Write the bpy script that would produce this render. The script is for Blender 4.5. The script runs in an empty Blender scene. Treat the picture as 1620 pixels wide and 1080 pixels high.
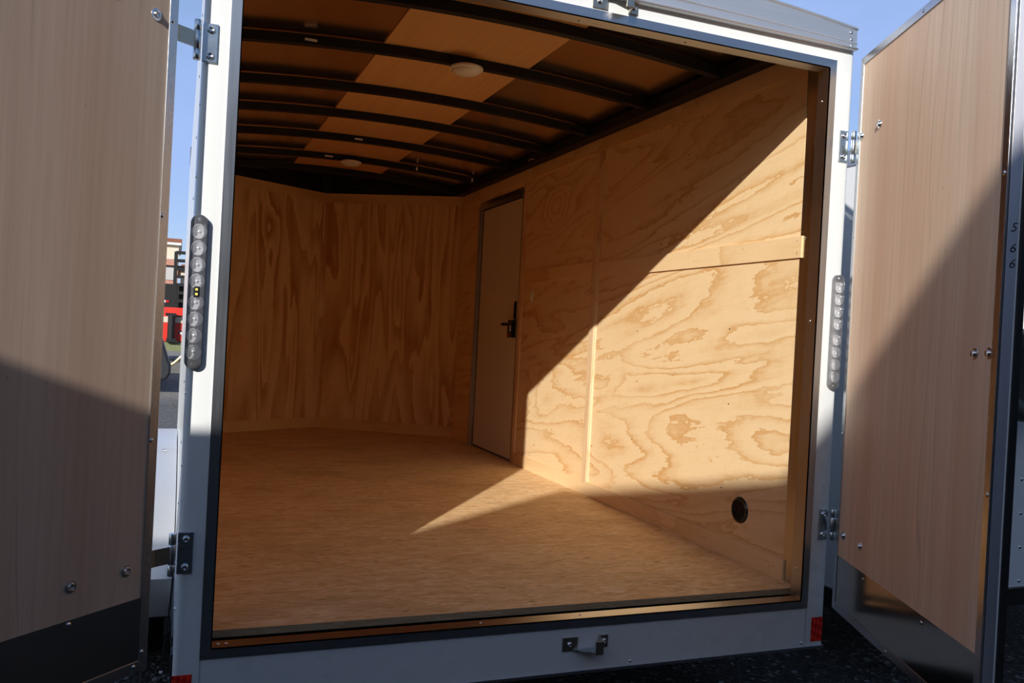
import bpy, bmesh, math, random
from mathutils import Vector, Matrix
random.seed(7)
S = bpy.context.scene
C = S.collection
PI = math.pi

# ------------------------------------------------------------------ camera
FPX = 1346.07
YAW, PITCH, ROLL = 0.37532, -0.00689, 0.05221
def cam_basis():
    cy, sy, cp, sp = math.cos(YAW), math.sin(YAW), math.cos(PITCH), math.sin(PITCH)
    f = Vector((sy*cp, cy*cp, sp)); r = Vector((cy, -sy, 0)); u = r.cross(f)
    cr, sr = math.cos(ROLL), math.sin(ROLL)
    return cr*r + sr*u, cr*u - sr*r, f
r_, u_, f_ = cam_basis()
cd = bpy.data.cameras.new('camera'); cam = bpy.data.objects.new('camera', cd); C.objects.link(cam)
cd.sensor_width = 36; cd.lens = FPX*36/1620; cd.clip_start = .05; cd.clip_end = 500
M = Matrix((r_, u_, -f_)).transposed().to_4x4(); M.translation = Vector((-1.07988, -2.34003, 0.8552))
cam.matrix_world = M
S.camera = cam

# ------------------------------------------------------------------ light
SUN = Vector((.731, 1, -.49)).normalized()
sd = bpy.data.lights.new('sun', 'SUN'); sd.energy = 5.0; sd.angle = math.radians(.53); sd.color = (1, .965, .905)
so = bpy.data.objects.new('sun', sd); C.objects.link(so)
so.rotation_euler = SUN.to_track_quat('-Z', 'Y').to_euler(); so.location = (-5, -7, 6)
S.view_settings.view_transform = 'Standard'; S.view_settings.look = 'None'
S.view_settings.exposure = .06; S.view_settings.gamma = 1; S.view_settings.use_curve_mapping = False
S.cycles.diffuse_bounces = 10; S.cycles.max_bounces = 16; S.cycles.glossy_bounces = 6
W = bpy.data.worlds.new('world'); S.world = W; W.use_nodes = True
wn = W.node_tree.nodes; wl = W.node_tree.links; wn.clear()
sky = wn.new('ShaderNodeTexSky'); sky.sky_type = 'NISHITA'; sky.sun_disc = False
sky.sun_elevation = math.radians(21.6); sky.sun_rotation = math.radians(180+36.2)
sky.air_density = 1.0; sky.dust_density = .6; sky.ozone_density = 2.0
tcw = wn.new('ShaderNodeTexCoord'); mpw = wn.new('ShaderNodeMapping'); mpw.inputs['Scale'].default_value = (1.2, 1.2, 4)
nz = wn.new('ShaderNodeTexNoise'); nz.inputs['Scale'].default_value = 2.2; nz.inputs['Detail'].default_value = 6; nz.inputs['Roughness'].default_value = .55
rmp = wn.new('ShaderNodeValToRGB'); rmp.color_ramp.elements[0].position = .42; rmp.color_ramp.elements[1].position = .75
rmp.color_ramp.elements[0].color = (0, 0, 0, 1); rmp.color_ramp.elements[1].color = (.6, .6, .6, 1)
mxw = wn.new('ShaderNodeMix'); mxw.data_type = 'RGBA'
bgw = wn.new('ShaderNodeBackground'); ow = wn.new('ShaderNodeOutputWorld')
SKYK = .116
mulw = wn.new('ShaderNodeVectorMath'); mulw.operation = 'MULTIPLY'; mulw.inputs[1].default_value = (SKYK*.98, SKYK*1.0, SKYK*1.08)
wl.new(sky.outputs[0], mulw.inputs[0]); wl.new(tcw.outputs['Generated'], mpw.inputs[0]); wl.new(mpw.outputs[0], nz.inputs['Vector'])
wl.new(nz.outputs['Fac'], rmp.inputs[0]); pass
wl.new(mulw.outputs[0], mxw.inputs[6])
sxw = wn.new('ShaderNodeSeparateXYZ'); wl.new(tcw.outputs['Generated'], sxw.inputs[0])
mrw = wn.new('ShaderNodeMapRange'); wl.new(sxw.outputs[1], mrw.inputs[0]); mrw.inputs[1].default_value = -.1; mrw.inputs[2].default_value = .6; mrw.inputs[3].default_value = 0; mrw.inputs[4].default_value = 1
mhw = wn.new('ShaderNodeMapRange'); wl.new(sxw.outputs[2], mhw.inputs[0]); mhw.inputs[1].default_value = .45; mhw.inputs[2].default_value = .75; mhw.inputs[3].default_value = 1; mhw.inputs[4].default_value = .15
fmw = wn.new('ShaderNodeMath'); fmw.operation = 'MULTIPLY'; wl.new(mrw.outputs[0], fmw.inputs[0]); wl.new(mhw.outputs[0], fmw.inputs[1])
faw = wn.new('ShaderNodeMath'); faw.operation = 'MULTIPLY_ADD'; wl.new(nz.outputs['Fac'], faw.inputs[0]); faw.inputs[1].default_value = 1.5; faw.inputs[2].default_value = .0
ffw = wn.new('ShaderNodeMath'); ffw.operation = 'MULTIPLY'; ffw.use_clamp = True; wl.new(fmw.outputs[0], ffw.inputs[0]); wl.new(faw.outputs[0], ffw.inputs[1])
mxw.inputs[7].default_value = (.37, .52, .93, 1)
wl.new(ffw.outputs[0], mxw.inputs[0]); wl.new(mxw.outputs[2], bgw.inputs[0]); bgw.inputs[1].default_value = 1.0; wl.new(bgw.outputs[0], ow.inputs[0])

# ------------------------------------------------------------------ node helpers
class G:
    def __init__(s, name):
        s.m = bpy.data.materials.new(name); s.m.use_nodes = True
        s.t = s.m.node_tree; s.n = s.t.nodes; s.l = s.t.links; s.n.clear()
        s.o = s.n.new('ShaderNodeOutputMaterial'); s.b = s.n.new('ShaderNodeBsdfPrincipled')
        s.l.new(s.b.outputs[0], s.o.inputs[0]); s.tc = s.n.new('ShaderNodeTexCoord')
        s.obj = s.tc.outputs['Object']
    def put(s, sock, v):
        if hasattr(v, 'links') or isinstance(v, bpy.types.NodeSocket): s.l.new(v, sock)
        else: sock.default_value = v
    def math(s, op, a, b=0.0, c=None):
        n = s.n.new('ShaderNodeMath'); n.operation = op; s.put(n.inputs[0], a); s.put(n.inputs[1], b)
        if c is not None: s.put(n.inputs[2], c)
        return n.outputs[0]
    def sep(s, v=None):
        n = s.n.new('ShaderNodeSeparateXYZ'); s.l.new(v or s.obj, n.inputs[0]); return n.outputs
    def comb(s, x, y, z):
        n = s.n.new('ShaderNodeCombineXYZ'); s.put(n.inputs[0], x); s.put(n.inputs[1], y); s.put(n.inputs[2], z); return n.outputs[0]
    def scale(s, sc, loc=(0, 0, 0), v=None, rot=(0, 0, 0)):
        n = s.n.new('ShaderNodeMapping'); n.inputs['Scale'].default_value = sc; n.inputs['Location'].default_value = loc
        n.inputs['Rotation'].default_value = rot; s.l.new(v or s.obj, n.inputs[0]); return n.outputs[0]
    def noise(s, v, sc=1, det=4, rough=.5, dist=0):
        n = s.n.new('ShaderNodeTexNoise'); s.l.new(v, n.inputs['Vector']); n.inputs['Scale'].default_value = sc
        n.inputs['Detail'].default_value = det; n.inputs['Roughness'].default_value = rough; n.inputs['Distortion'].default_value = dist
        return n.outputs['Fac']
    def voro(s, v, sc=1, feat='F1', out='Distance'):
        n = s.n.new('ShaderNodeTexVoronoi'); s.l.new(v, n.inputs['Vector']); n.inputs['Scale'].default_value = sc; n.feature = feat
        return n.outputs[out]
    def ramp(s, f, stops, interp='LINEAR'):
        n = s.n.new('ShaderNodeValToRGB'); s.l.new(f, n.inputs[0]); e = n.color_ramp.elements; n.color_ramp.interpolation = interp
        while len(e) < len(stops): e.new(.5)
        for k, (p, c) in enumerate(stops):
            e[k].position = p; e[k].color = (c[0], c[1], c[2], 1) if not isinstance(c, (int, float)) else (c, c, c, 1)
        return n.outputs[0]
    def mix(s, f, a, b, mode='MIX'):
        n = s.n.new('ShaderNodeMix'); n.data_type = 'RGBA'; n.blend_type = mode; s.put(n.inputs[0], f)
        s.put(n.inputs[6], a if not isinstance(a, tuple) else (*a[:3], 1)); s.put(n.inputs[7], b if not isinstance(b, tuple) else (*b[:3], 1))
        return n.outputs[2]
    def bump(s, h, st=.2, d=.01):
        n = s.n.new('ShaderNodeBump'); n.inputs['Strength'].default_value = st; n.inputs['Distance'].default_value = d
        s.l.new(h, n.inputs['Height']); s.l.new(n.outputs[0], s.b.inputs['Normal'])
    def set(s, col=None, rough=None, metal=None, spec=None):
        if col is not None: s.put(s.b.inputs['Base Color'], (*col[:3], 1) if isinstance(col, tuple) else col)
        if rough is not None: s.put(s.b.inputs['Roughness'], rough)
        if metal is not None: s.put(s.b.inputs['Metallic'], metal)
        if spec is not None: s.b.inputs['Specular IOR Level'].default_value = spec
        return s.m

def plain(name, col, rough=.5, metal=0, spec=.5, var=.06, sc=9):
    g = G(name); f = g.noise(g.obj, sc, 5, .6)
    a = tuple(max(0, c*(1-var)) for c in col); b = tuple(min(1, c*(1+var)) for c in col)
    g.set(g.mix(f, a, b), None, metal, spec)
    g.put(g.b.inputs['Roughness'], g.math('MULTIPLY_ADD', f, .12, rough-.06))
    return g.m

def brushed(name, col, rough, axis, metal=1.0, str_=.12):
    g = G(name); sc = [60, 60, 60]; sc[axis] = 1.2
    f = g.noise(g.scale(tuple(sc)), 3, 4, .6); f2 = g.noise(g.obj, 3.3, 4, .6)
    g.set(g.mix(f, tuple(c*.88 for c in col), col), None, metal)
    g.put(g.b.inputs['Roughness'], g.math('ADD', g.math('MULTIPLY_ADD', f, str_, rough-str_/2), g.math('MULTIPLY_ADD', f2, .1, -.05)))
    return g.m

def pine(name, grain, bumps=(), ph=0.0, light=(.88, .64, .36), dark=(.66, .345, .11), rings=5.0, soft=False, wrange=1.0, jg=.55, bs=(.85, 2.7), shear=0.0):
    """rotary-cut pine plywood; grain = axis index the grain runs along, bumps = ((p, q, sp, sq, amp)...) p along grain"""
    g = G(name); x, y, z = g.sep()
    if grain == 'y': p, q = y, z
    elif grain == 'x': p, q = x, z
    elif grain == 'zx': p, q = z, x
    elif grain == 'zy': p, q = z, y
    else: p, q = z, g.math('MULTIPLY_ADD', x, 1.18, g.math('MULTIPLY', y, .0))
    v = g.comb(g.math('MULTIPLY', p, 1.0), g.math('MULTIPLY_ADD', p, shear, q), ph)
    base = g.noise(g.scale((*bs, 1), (ph*3, ph, 0), v), 1.0, 2.2, .45, .5)
    h = g.math('MULTIPLY', base, wrange)
    for (p0, q0, sp, sq, amp) in bumps:
        a = g.math('DIVIDE', g.math('SUBTRACT', p, p0), sp); b = g.math('DIVIDE', g.math('SUBTRACT', q, q0), sq)
        r2 = g.math('MULTIPLY_ADD', a, a, g.math('MULTIPLY', b, b))
        h = g.math('MULTIPLY_ADD', g.math('POWER', 2.718, g.math('MULTIPLY', r2, -1.0)), amp, h)
    jag = g.noise(g.scale((6, 42, 1), (0, ph, 0), v), 1.0, 5, .66)
    jag2 = g.noise(g.scale((20, 24, 1), (3, ph, 0), v), 1.0, 4, .62)
    k = g.math('MULTIPLY', h, rings)
    k = g.math('MULTIPLY_ADD', jag, jg, k); k = g.math('MULTIPLY_ADD', jag2, jg*.6, k)
    fr = g.math('FRACT', k)
    band = g.ramp(fr, [(0, 0), (.45, .05), (.72, .32), (.90, .85), (.965, 1), (1.0, 0)] if not soft else [(0, 0), (.25, .10), (.5, .45), (.78, .95), (.93, 1), (1.0, 0)])
    patch = g.noise(g.scale((1.3, 4, 1), (7, 3+ph, 0), v), 1.0, 3, .55)
    amt = g.math('MULTIPLY', band, g.ramp(patch, [(.33, .35), (.62, 1.0)]))
    fine = g.noise(g.scale((4, 160, 1), (0, 0, 0), v), 1.0, 4, .7)
    crs = g.noise(g.scale((260, 12, 1), (0, 0, 0), v), 1.0, 2, .5)
    mot = g.noise(g.scale((14, 22, 1), (2, 5, 0), v), 1.0, 5, .65)
    col = g.mix(amt, light, dark)
    col = g.mix(g.math('MULTIPLY', g.ramp(fine, [(.45, 0), (.75, 1)]), .16), col, tuple(c*.72 for c in light))
    col = g.mix(g.math('MULTIPLY', g.ramp(crs, [(.5, 0), (.7, 1)]), .08), col, tuple(c*.7 for c in light))
    col = g.mix(g.math('MULTIPLY', g.ramp(mot, [(.5, 0), (.72, 1)]), .22), col, (dark[0]*1.1, dark[1]*1.25, dark[2]*1.5))
    g.set(col, None, 0, .35); g.put(g.b.inputs['Roughness'], g.math('MULTIPLY_ADD', fine, .2, .42))
    g.bump(g.math('ADD', fine, amt), .08, .002)
    return g.m

# near right wall: ring systems where the photo shows them (y, z, sy, sz, amplitude)
WALLB = ((1.12, .34, .46, .075, .22), (.50, .93, .28, .05, .2), (1.02, .70, .55, .06, .18),
         (2.45, 1.66, .16, .14, .55), (.30, .50, .25, .09, -.35), (2.5, .50, .22, .2, .3), (.9, .12, .6, .06, .2))
m_ply = pine('pine_plywood_side', 'y', WALLB, 1.3, rings=5.4, wrange=2.3, jg=.85, bs=(.5, 2.9), shear=.17)
m_plyfr = pine('pine_plywood_front_right', 'v', ((1.45, .74, .75, .11, .38), (.35, .98, .5, .09, .3)), 4.1, rings=4.2,
               light=(.90, .62, .31), dark=(.52, .21, .05), wrange=2.0, soft=True, jg=.26, bs=(.42, 4.2))
m_plyfl = pine('pine_plywood_front_left', 'v', ((1.62, -.50, .16, .07, .4), (.7, -.46, .7, .12, .35)), 7.7, rings=4.2,
               light=(.90, .62, .31), dark=(.52, .21, .05), wrange=2.0, soft=True, jg=.26, bs=(.42, 4.0))
m_strip = pine('pine_plywood_strip', 'y', (), 2.6, rings=3.0, light=(.89, .635, .35), dark=(.71, .42, .16), wrange=.9)
m_stripx = pine('pine_plywood_strip_front', 'x', (), 5.6, rings=3.0, light=(.82, .55, .25), dark=(.60, .31, .09), wrange=.7)
m_batten = pine('pine_batten', 'zy', (), 3.3, rings=7.0, light=(.80, .56, .33), dark=(.60, .32, .13))

def mk_osb(name, edge=False):
    g = G(name)
    base = g.scale((1, 1, 1)) if not edge else g.scale((1.5, 3, 3))
    w1 = g.noise(g.scale((6, 12, 12), v=base), 1.0, 3, .6); w2 = g.noise(g.scale((5, 9, 9), (3, 7, 1), v=base), 1.0, 3, .6)
    n = g.n.new('ShaderNodeVectorMath'); n.operation = 'ADD'; g.l.new(g.scale((20, 90, 90), v=base), n.inputs[0])
    g.l.new(g.comb(g.math('MULTIPLY', w1, 2.0), g.math('MULTIPLY', w2, 4.5), 0.0), n.inputs[1])
    vs = g.sep(g.voro(n.outputs[0], 1.0, 'F1', 'Color')); vd = g.voro(n.outputs[0], 1.0, 'F1', 'Distance')
    m2 = g.n.new('ShaderNodeVectorMath'); m2.operation = 'ADD'; g.l.new(g.scale((38, 150, 150), (5, 2, 0), v=base), m2.inputs[0])
    g.l.new(g.comb(g.math('MULTIPLY', w2, 3.0), g.math('MULTIPLY', w1, 7.0), 0.0), m2.inputs[1])
    us = g.sep(g.voro(m2.outputs[0], 1.0, 'F1', 'Color'))
    fine = g.noise(g.scale((26, 190, 190), v=n.outputs[0] if False else base), 1.0, 5, .75)
    med = g.noise(g.scale((5, 17, 17), (1, 4, 0), v=base), 1.0, 6, .7)
    big = g.noise(g.scale((1.1, 1.5, 1), v=base), 1.7, 5, .62)
    col = g.ramp(vs[0], [(0, (.76, .49, .235)), (.3, (.84, .575, .30)), (.7, (.90, .65, .37)), (1, (.93, .73, .47))])
    col = g.mix(g.ramp(us[1], [(.55, 0), (1.0, .3)]), col, (.64, .37, .16))
    col = g.mix(g.math('MULTIPLY', g.ramp(fine, [(.46, 0), (.66, 1)]), .72), col, (.55, .28, .095))
    col = g.mix(g.math('MULTIPLY', g.ramp(med, [(.47, 0), (.66, 1)]), .42), col, (.56, .31, .115))
    col = g.mix(g.math('MULTIPLY', g.ramp(big, [(.50, 0), (.66, 1)]), .5), col, (.48, .285, .13))
    col = g.mix(g.ramp(us[2], [(.975, 0), (.985, .6)]), col, (.40, .18, .06))
    if edge: col = g.mix(.55, col, (.20, .16, .11))
    g.set(col, .62, 0, .2); g.bump(g.math('ADD', fine, vd), .3, .003)
    return g.m
m_osb = mk_osb('strand_board'); m_osbe = mk_osb('strand_board_edge', True)

def mk_luan(name, light, dark, figure=True):
    g = G(name)
    fine = g.noise(g.scale((70, 70, 1.6)), 1.0, 5, .7)
    band = g.noise(g.scale((7, 7, .16)), 1.0, 3, .5, .2)
    blk = g.noise(g.scale((1.7, 1.7, .8)), 1.2, 4, .55)
    col = g.mix(g.ramp(band, [(.3, 0), (.7, 1)]), light, dark)
    col = g.mix(g.math('MULTIPLY', g.ramp(fine, [(.4, 0), (.75, 1)]), .5), col, tuple(c*.72 for c in dark))
    col = g.mix(g.math('MULTIPLY', g.ramp(blk, [(.4, 0), (.7, 1)]), .35), col, (dark[0]*1.05, dark[1]*.85, dark[2]*.75))
    if figure:
        cat = g.noise(g.scale((4.5, 4.5, .42), (2, 0, .7)), 1.0, 1.5, .4, .3)
        ln = g.ramp(g.math('FRACT', g.math('MULTIPLY', cat, 9)), [(0, 0), (.9, 0), (.96, 1), (1, 0)])
        gate = g.ramp(g.noise(g.scale((1.5, 1.5, .7), (5, 3, 2)), 1.6, 2, .5), [(.5, 0), (.6, .55)])
        col = g.mix(g.math('MULTIPLY', ln, gate), col, tuple(c*.6 for c in dark))
    fleck = g.noise(g.scale((60, 60, 22)), 1.0, 2, .5)
    col = g.mix(g.ramp(fleck, [(.74, 0), (.78, .5)]), col, tuple(c*.45 for c in dark))
    g.set(col, .55, 0, .35); g.bump(fine, .05, .002)
    return g.m
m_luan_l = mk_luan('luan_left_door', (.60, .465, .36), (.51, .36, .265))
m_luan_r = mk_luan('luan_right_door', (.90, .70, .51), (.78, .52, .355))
gl = G('luan_ceiling'); fn = gl.noise(gl.scale((60, 1.5, 60)), 1.0, 5, .65); bn = gl.noise(gl.scale((5, .5, 5)), 1.0, 3, .5)
cc = gl.mix(bn, (.78, .45, .19), (.68, .36, .14)); cc = gl.mix(gl.math('MULTIPLY', gl.ramp(fn, [(.4, 0), (.75, 1)]), .4), cc, (.50, .25, .09))
m_luan_c = gl.set(cc, .5, 0, .3)

m_white = plain('white_skin_paint', (.70, .71, .70), .28, 0, .5, .015, 5)
m_whiten = plain('white_skin_paint_neighbour', (.78, .79, .80), .35, 0, .5, .02, 3)
m_doorleaf = plain('off_white_door_skin', (.74, .68, .60), .5, 0, .4, .02, 5)
m_alu_x = brushed('aluminium_trim_x', (.52, .53, .56), .30, 0)
m_alu_z = brushed('aluminium_trim_z', (.55, .57, .60), .30, 2)
m_alu_p = brushed('aluminium_sheet', (.62, .60, .56), .24, 2, 1.0, .05)
m_alu_k = brushed('aluminium_kick_sheet', (.56, .53, .48), .13, 0, 1.0, .04)
m_alu_door = brushed('aluminium_door_edging', (.66, .67, .68), .27, 2, 1.0, .08)
m_alu_cap = brushed('aluminium_roof_cap', (.72, .74, .78), .42, 0, .85)
m_roof = brushed('aluminium_roof_sheet', (.80, .66, .50), .20, 0, 1.0, .03)
m_zinc = plain('zinc_plated_steel', (.60, .66, .70), .27, 1, .5, .1, 40)
m_zincd = plain('dull_zinc_strap', (.50, .46, .38), .3, 1, .5, .25, 30)
m_screw = plain('zinc_screw', (.72, .74, .76), .2, 1, .5, .05, 60)
m_black = plain('black_painted_steel', (.010, .010, .011), .55, 0, .3, .3, 14)
m_blackg = plain('black_gloss_plastic', (.012, .012, .013), .25, 0, .5, .2, 14)
m_rubber = plain('black_rubber', (.016, .016, .016), .45, 0, .4, .25, 20)
m_chrome = plain('chrome_reflector', (.74, .74, .75), .14, .35, .5, .03, 60)
m_darkchrome = plain('smoked_housing', (.30, .30, .31), .2, .5, .5, .2, 60)
m_fender = brushed('polished_fender_aluminium', (.80, .80, .80), .38, 0, .7, .05)
m_cream = plain('cream_lamp_plastic', (.80, .74, .64), .35, 0, .5, .03)
m_ivory = plain('ivory_switch_plastic', (.85, .82, .75), .35, 0, .5, .03)
m_red = plain('red_paint', (.62, .035, .02), .35, 0, .5, .1, 6)
m_green = plain('olive_green_paint', (.17, .19, .09), .5, 0, .4, .2, 6)
m_yellow = plain('yellow_indicator', (.85, .70, .15), .4)
m_gold = plain('yellow_zinc_chain', (.70, .50, .18), .35, .8)
m_tan = plain('tan_siding', (.60, .53, .43), .8, 0, .2, .06, 1)
m_brown = plain('brown_fascia', (.22, .09, .06), .7, 0, .2, .1, 1)
m_grey = plain('grey_concrete', (.42, .41, .40), .8, 0, .2, .1, 1)
m_car = plain('dark_bumper_plastic', (.022, .024, .028), .45, 0, .4, .2, 4)
m_carp = plain('slate_car_paint', (.03, .033, .04), .3, .1, .5, .05, 4)
m_redlens = plain('red_lens', (.45, .02, .025), .15, 0, .6, .1, 8)
m_ink = plain('black_marker_ink', (.004, .004, .005), .6)
m_edgewhite = brushed('aluminium_door_core_edge', (.66, .66, .72), .52, 2, 1.0, .03)

gg = G('clear_lens')
tr = gg.n.new('ShaderNodeBsdfTransparent'); gs = gg.n.new('ShaderNodeBsdfGlossy'); gs.inputs['Roughness'].default_value = .06
ms = gg.n.new('ShaderNodeMixShader'); fr = gg.n.new('ShaderNodeFresnel'); fr.inputs[0].default_value = 1.5
wv = gg.n.new('ShaderNodeTexWave'); wv.inputs['Scale'].default_value = 90; wv.bands_direction = 'Z'; gg.l.new(gg.obj, wv.inputs[0])
bp_ = gg.n.new('ShaderNodeBump'); bp_.inputs['Strength'].default_value = .35; bp_.inputs['Distance'].default_value = .002
gg.l.new(wv.outputs['Fac'], bp_.inputs['Height']); gg.l.new(bp_.outputs[0], gs.inputs['Normal'])
gg.l.new(gg.math('MULTIPLY_ADD', fr.outputs[0], .9, .08), ms.inputs[0]); gg.l.new(tr.outputs[0], ms.inputs[1]); gg.l.new(gs.outputs[0], ms.inputs[2])
tr.inputs[0].default_value = (.92, .92, .94, 1)
df = gg.n.new('ShaderNodeBsdfDiffuse'); df.inputs[0].default_value = (.72, .72, .74, 1); m2_ = gg.n.new('ShaderNodeMixShader'); m2_.inputs[0].default_value = .09
gg.l.new(ms.outputs[0], m2_.inputs[1]); gg.l.new(df.outputs[0], m2_.inputs[2]); gg.l.new(m2_.outputs[0], gg.o.inputs[0]); m_lens = gg.m

gt = G('red_reflective_tape')   # conspicuity tape: darker diamonds pressed into the red
ck = gt.n.new('ShaderNodeTexChecker'); ck.inputs['Scale'].default_value = 90
gt.l.new(gt.scale((1, 1, .55), rot=(0, .55, 0)), ck.inputs[0]); ck.inputs[1].default_value = (.95, .035, .02, 1); ck.inputs[2].default_value = (.55, .010, .008, 1)
gt.set(ck.outputs[0], .25); m_tape = gt.m

gb = G('brick_wall'); br = gb.n.new('ShaderNodeTexBrick'); gb.l.new(gb.scale((1, 1, 1), rot=(PI/2, 0, 0)), br.inputs[0]); br.inputs['Scale'].default_value = 2.0
br.inputs['Color1'].default_value = (.45, .16, .10, 1); br.inputs['Color2'].default_value = (.36, .13, .09, 1); br.inputs['Mortar'].default_value = (.5, .42, .36, 1)
gb.set(br.outputs[0], .8); m_brick = gb.m

gr = G('gravel_ground')   # dark gravel, near zone darkened further for shade by the trailer; pale yard beyond
xx, yy, zz = gr.sep()
v1 = gr.voro(gr.scale((1, 1, 1)), 55, 'F1', 'Color'); v1s = gr.sep(v1); vd = gr.voro(gr.scale((1, 1, 1)), 55, 'F1', 'Distance')
nb = gr.noise(gr.scale((1, 1, 1)), .8, 6, .6); n2 = gr.noise(gr.scale((1, 1, 1)), 14, 5, .7)
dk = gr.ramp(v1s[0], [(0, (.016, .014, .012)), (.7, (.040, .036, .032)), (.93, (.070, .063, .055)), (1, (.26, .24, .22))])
lt = gr.ramp(v1s[1], [(0, (.24, .22, .20)), (.6, (.36, .335, .30)), (1, (.5, .47, .43))])
lt = gr.mix(n2, lt, (.26, .245, .225))
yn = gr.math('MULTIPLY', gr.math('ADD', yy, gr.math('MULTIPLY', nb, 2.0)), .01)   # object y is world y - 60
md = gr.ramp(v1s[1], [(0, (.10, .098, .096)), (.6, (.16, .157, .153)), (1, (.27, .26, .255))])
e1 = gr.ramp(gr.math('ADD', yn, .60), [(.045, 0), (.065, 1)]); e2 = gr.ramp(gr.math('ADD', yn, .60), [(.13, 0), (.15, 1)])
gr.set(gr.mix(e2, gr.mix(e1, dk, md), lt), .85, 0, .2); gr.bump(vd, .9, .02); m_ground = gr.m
m_pebble = plain('grey_pebble', (.15, .145, .14), .8, 0, .2, .5, 9)

# ------------------------------------------------------------------ mesh helpers
def bmnew(): return bmesh.new()
def box(bm, x0, x1, y0, y1, z0, z1, mat=None, bev=0):
    b = bmesh.new(); bmesh.ops.create_cube(b, size=1)
    for v in b.verts: v.co = Vector(((x0+x1)/2+v.co.x*abs(x1-x0), (y0+y1)/2+v.co.y*abs(y1-y0), (z0+z1)/2+v.co.z*abs(z1-z0)))
    if bev: bmesh.ops.bevel(b, geom=b.edges[:], offset=bev, segments=2, affect='EDGES', profile=.6)
    if mat is not None: bmesh.ops.transform(b, matrix=mat, verts=b.verts)
    me = bpy.data.meshes.new('t'); b.to_mesh(me); b.free(); bm.from_mesh(me); bpy.data.meshes.remove(me); return bm
def prism(bm, pts, axis, a, b_):
    """polygon pts (2-D) extruded along axis 'x','y' or 'z' from a to b_"""
    def P(p, t):
        return {'x': (t, p[0], p[1]), 'y': (p[0], t, p[1]), 'z': (p[0], p[1], t)}[axis]
    va = [bm.verts.new(P(p, a)) for p in pts]; vb = [bm.verts.new(P(p, b_)) for p in pts]
    n = len(pts); bm.faces.new(va); bm.faces.new(vb[::-1])
    for i in range(n): bm.faces.new((va[i], vb[i], vb[(i+1) % n], va[(i+1) % n]))
    bmesh.ops.recalc_face_normals(bm, faces=bm.faces); return bm
def rev(bm, prof, seg=24, mat=None):
    """lathe of (r, h) profile about local z"""
    b = bmesh.new(); rings = []
    for (r, h) in prof:
        if r < 1e-6: rings.append([b.verts.new((0, 0, h))])
        else: rings.append([b.verts.new((r*math.cos(2*PI*k/seg), r*math.sin(2*PI*k/seg), h)) for k in range(seg)])
    for A, B in zip(rings, rings[1:]):
        for k in range(seg):
            j = (k+1) % seg
            if len(A) == 1 and len(B) == 1: continue
            if len(A) == 1: b.faces.new((A[0], B[k], B[j]))
            elif len(B) == 1: b.faces.new((A[k], A[j], B[0]))
            else: b.faces.new((A[k], A[j], B[j], B[k]))
    bmesh.ops.recalc_face_normals(b, faces=b.faces)
    if mat is not None: bmesh.ops.transform(b, matrix=mat, verts=b.verts)
    me = bpy.data.meshes.new('t'); b.to_mesh(me); b.free(); bm.from_mesh(me); bpy.data.meshes.remove(me); return bm
def tube(bm, pts, r, seg=10):
    pts = [Vector(p) for p in pts]; rings = []
    for i, p in enumerate(pts):
        t = (pts[min(i+1, len(pts)-1)]-pts[max(i-1, 0)]).normalized(); a = t.orthogonal().normalized(); b = t.cross(a)
        if i: # keep frame steady
            a = (pa - t*pa.dot(t)).normalized(); b = t.cross(a)
        pa = a; rings.append([bm.verts.new(p+r*(math.cos(2*PI*k/seg)*a+math.sin(2*PI*k/seg)*b)) for k in range(seg)])
    for A, B in zip(rings, rings[1:]):
        for k in range(seg): bm.faces.new((A[k], A[(k+1) % seg], B[(k+1) % seg], B[k]))
    bm.faces.new(rings[0][::-1]); bm.faces.new(rings[-1]); bmesh.ops.recalc_face_normals(bm, faces=bm.faces); return bm
def align(n, loc):
    """matrix taking local z to direction n at loc"""
    q = Vector(n).normalized().to_track_quat('Z', 'Y'); m = q.to_matrix().to_4x4(); m.translation = Vector(loc); return m
def mk(name, bm, mat, parent=None, smooth=False, bev=0):
    me = bpy.data.meshes.new(name); bm.to_mesh(me); bm.free()
    o = bpy.data.objects.new(name, me); C.objects.link(o)
    for m in (mat if isinstance(mat, (list, tuple)) else [mat]): me.materials.append(m)
    if smooth:
        for p in me.polygons: p.use_smooth = True
        try: me.set_sharp_from_angle(angle=math.radians(40))
        except Exception: pass
    if bev:
        md = o.modifiers.new('bevel', 'BEVEL'); md.width = bev; md.segments = 2; md.limit_method = 'ANGLE'
    if parent: o.parent = parent
    return o
def thing(name, label, cat, loc=(0, 0, 0), rotz=0, group=None):
    o = bpy.data.objects.new(name, None); C.objects.link(o); o.location = loc; o.rotation_euler = (0, 0, rotz); o.empty_display_size = .1
    tag(o, label, cat, group); return o
def tag(o, label, cat, group=None):
    o['label'] = label; o['category'] = cat
    if group: o['group'] = group
    return o
def struct(name, bm, mat, parent=None, smooth=False, bev=0):
    o = mk(name, bm, mat, parent, smooth, bev)
    if parent is None: o['kind'] = 'structure'
    return o

SCREW = [(.0, .0026), (.0022, .0026), (.0022, .0016), (.0024, .0026), (.0045, .0016), (.0055, 0)]
BOLT = [(0, .0035), (.003, .0035), (.003, .0055), (.0055, .0065), (.0085, .0045), (.010, .001), (.010, 0)]
WASH = [(0, .0045), (.003, .0045), (.0035, .0065), (.0065, .007), (.008, .0035), (.0085, .002), (.013, .0015), (.0135, 0)]
def screw(parent, loc, n, prof=SCREW, name='screw', s=1.0, mat=None):
    bm = bmnew(); rev(bm, [(r*s, h*s) for r, h in prof], 14)
    o = mk(name, bm, mat or m_screw, parent, True); o.matrix_local = align(n, loc); return o

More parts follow.
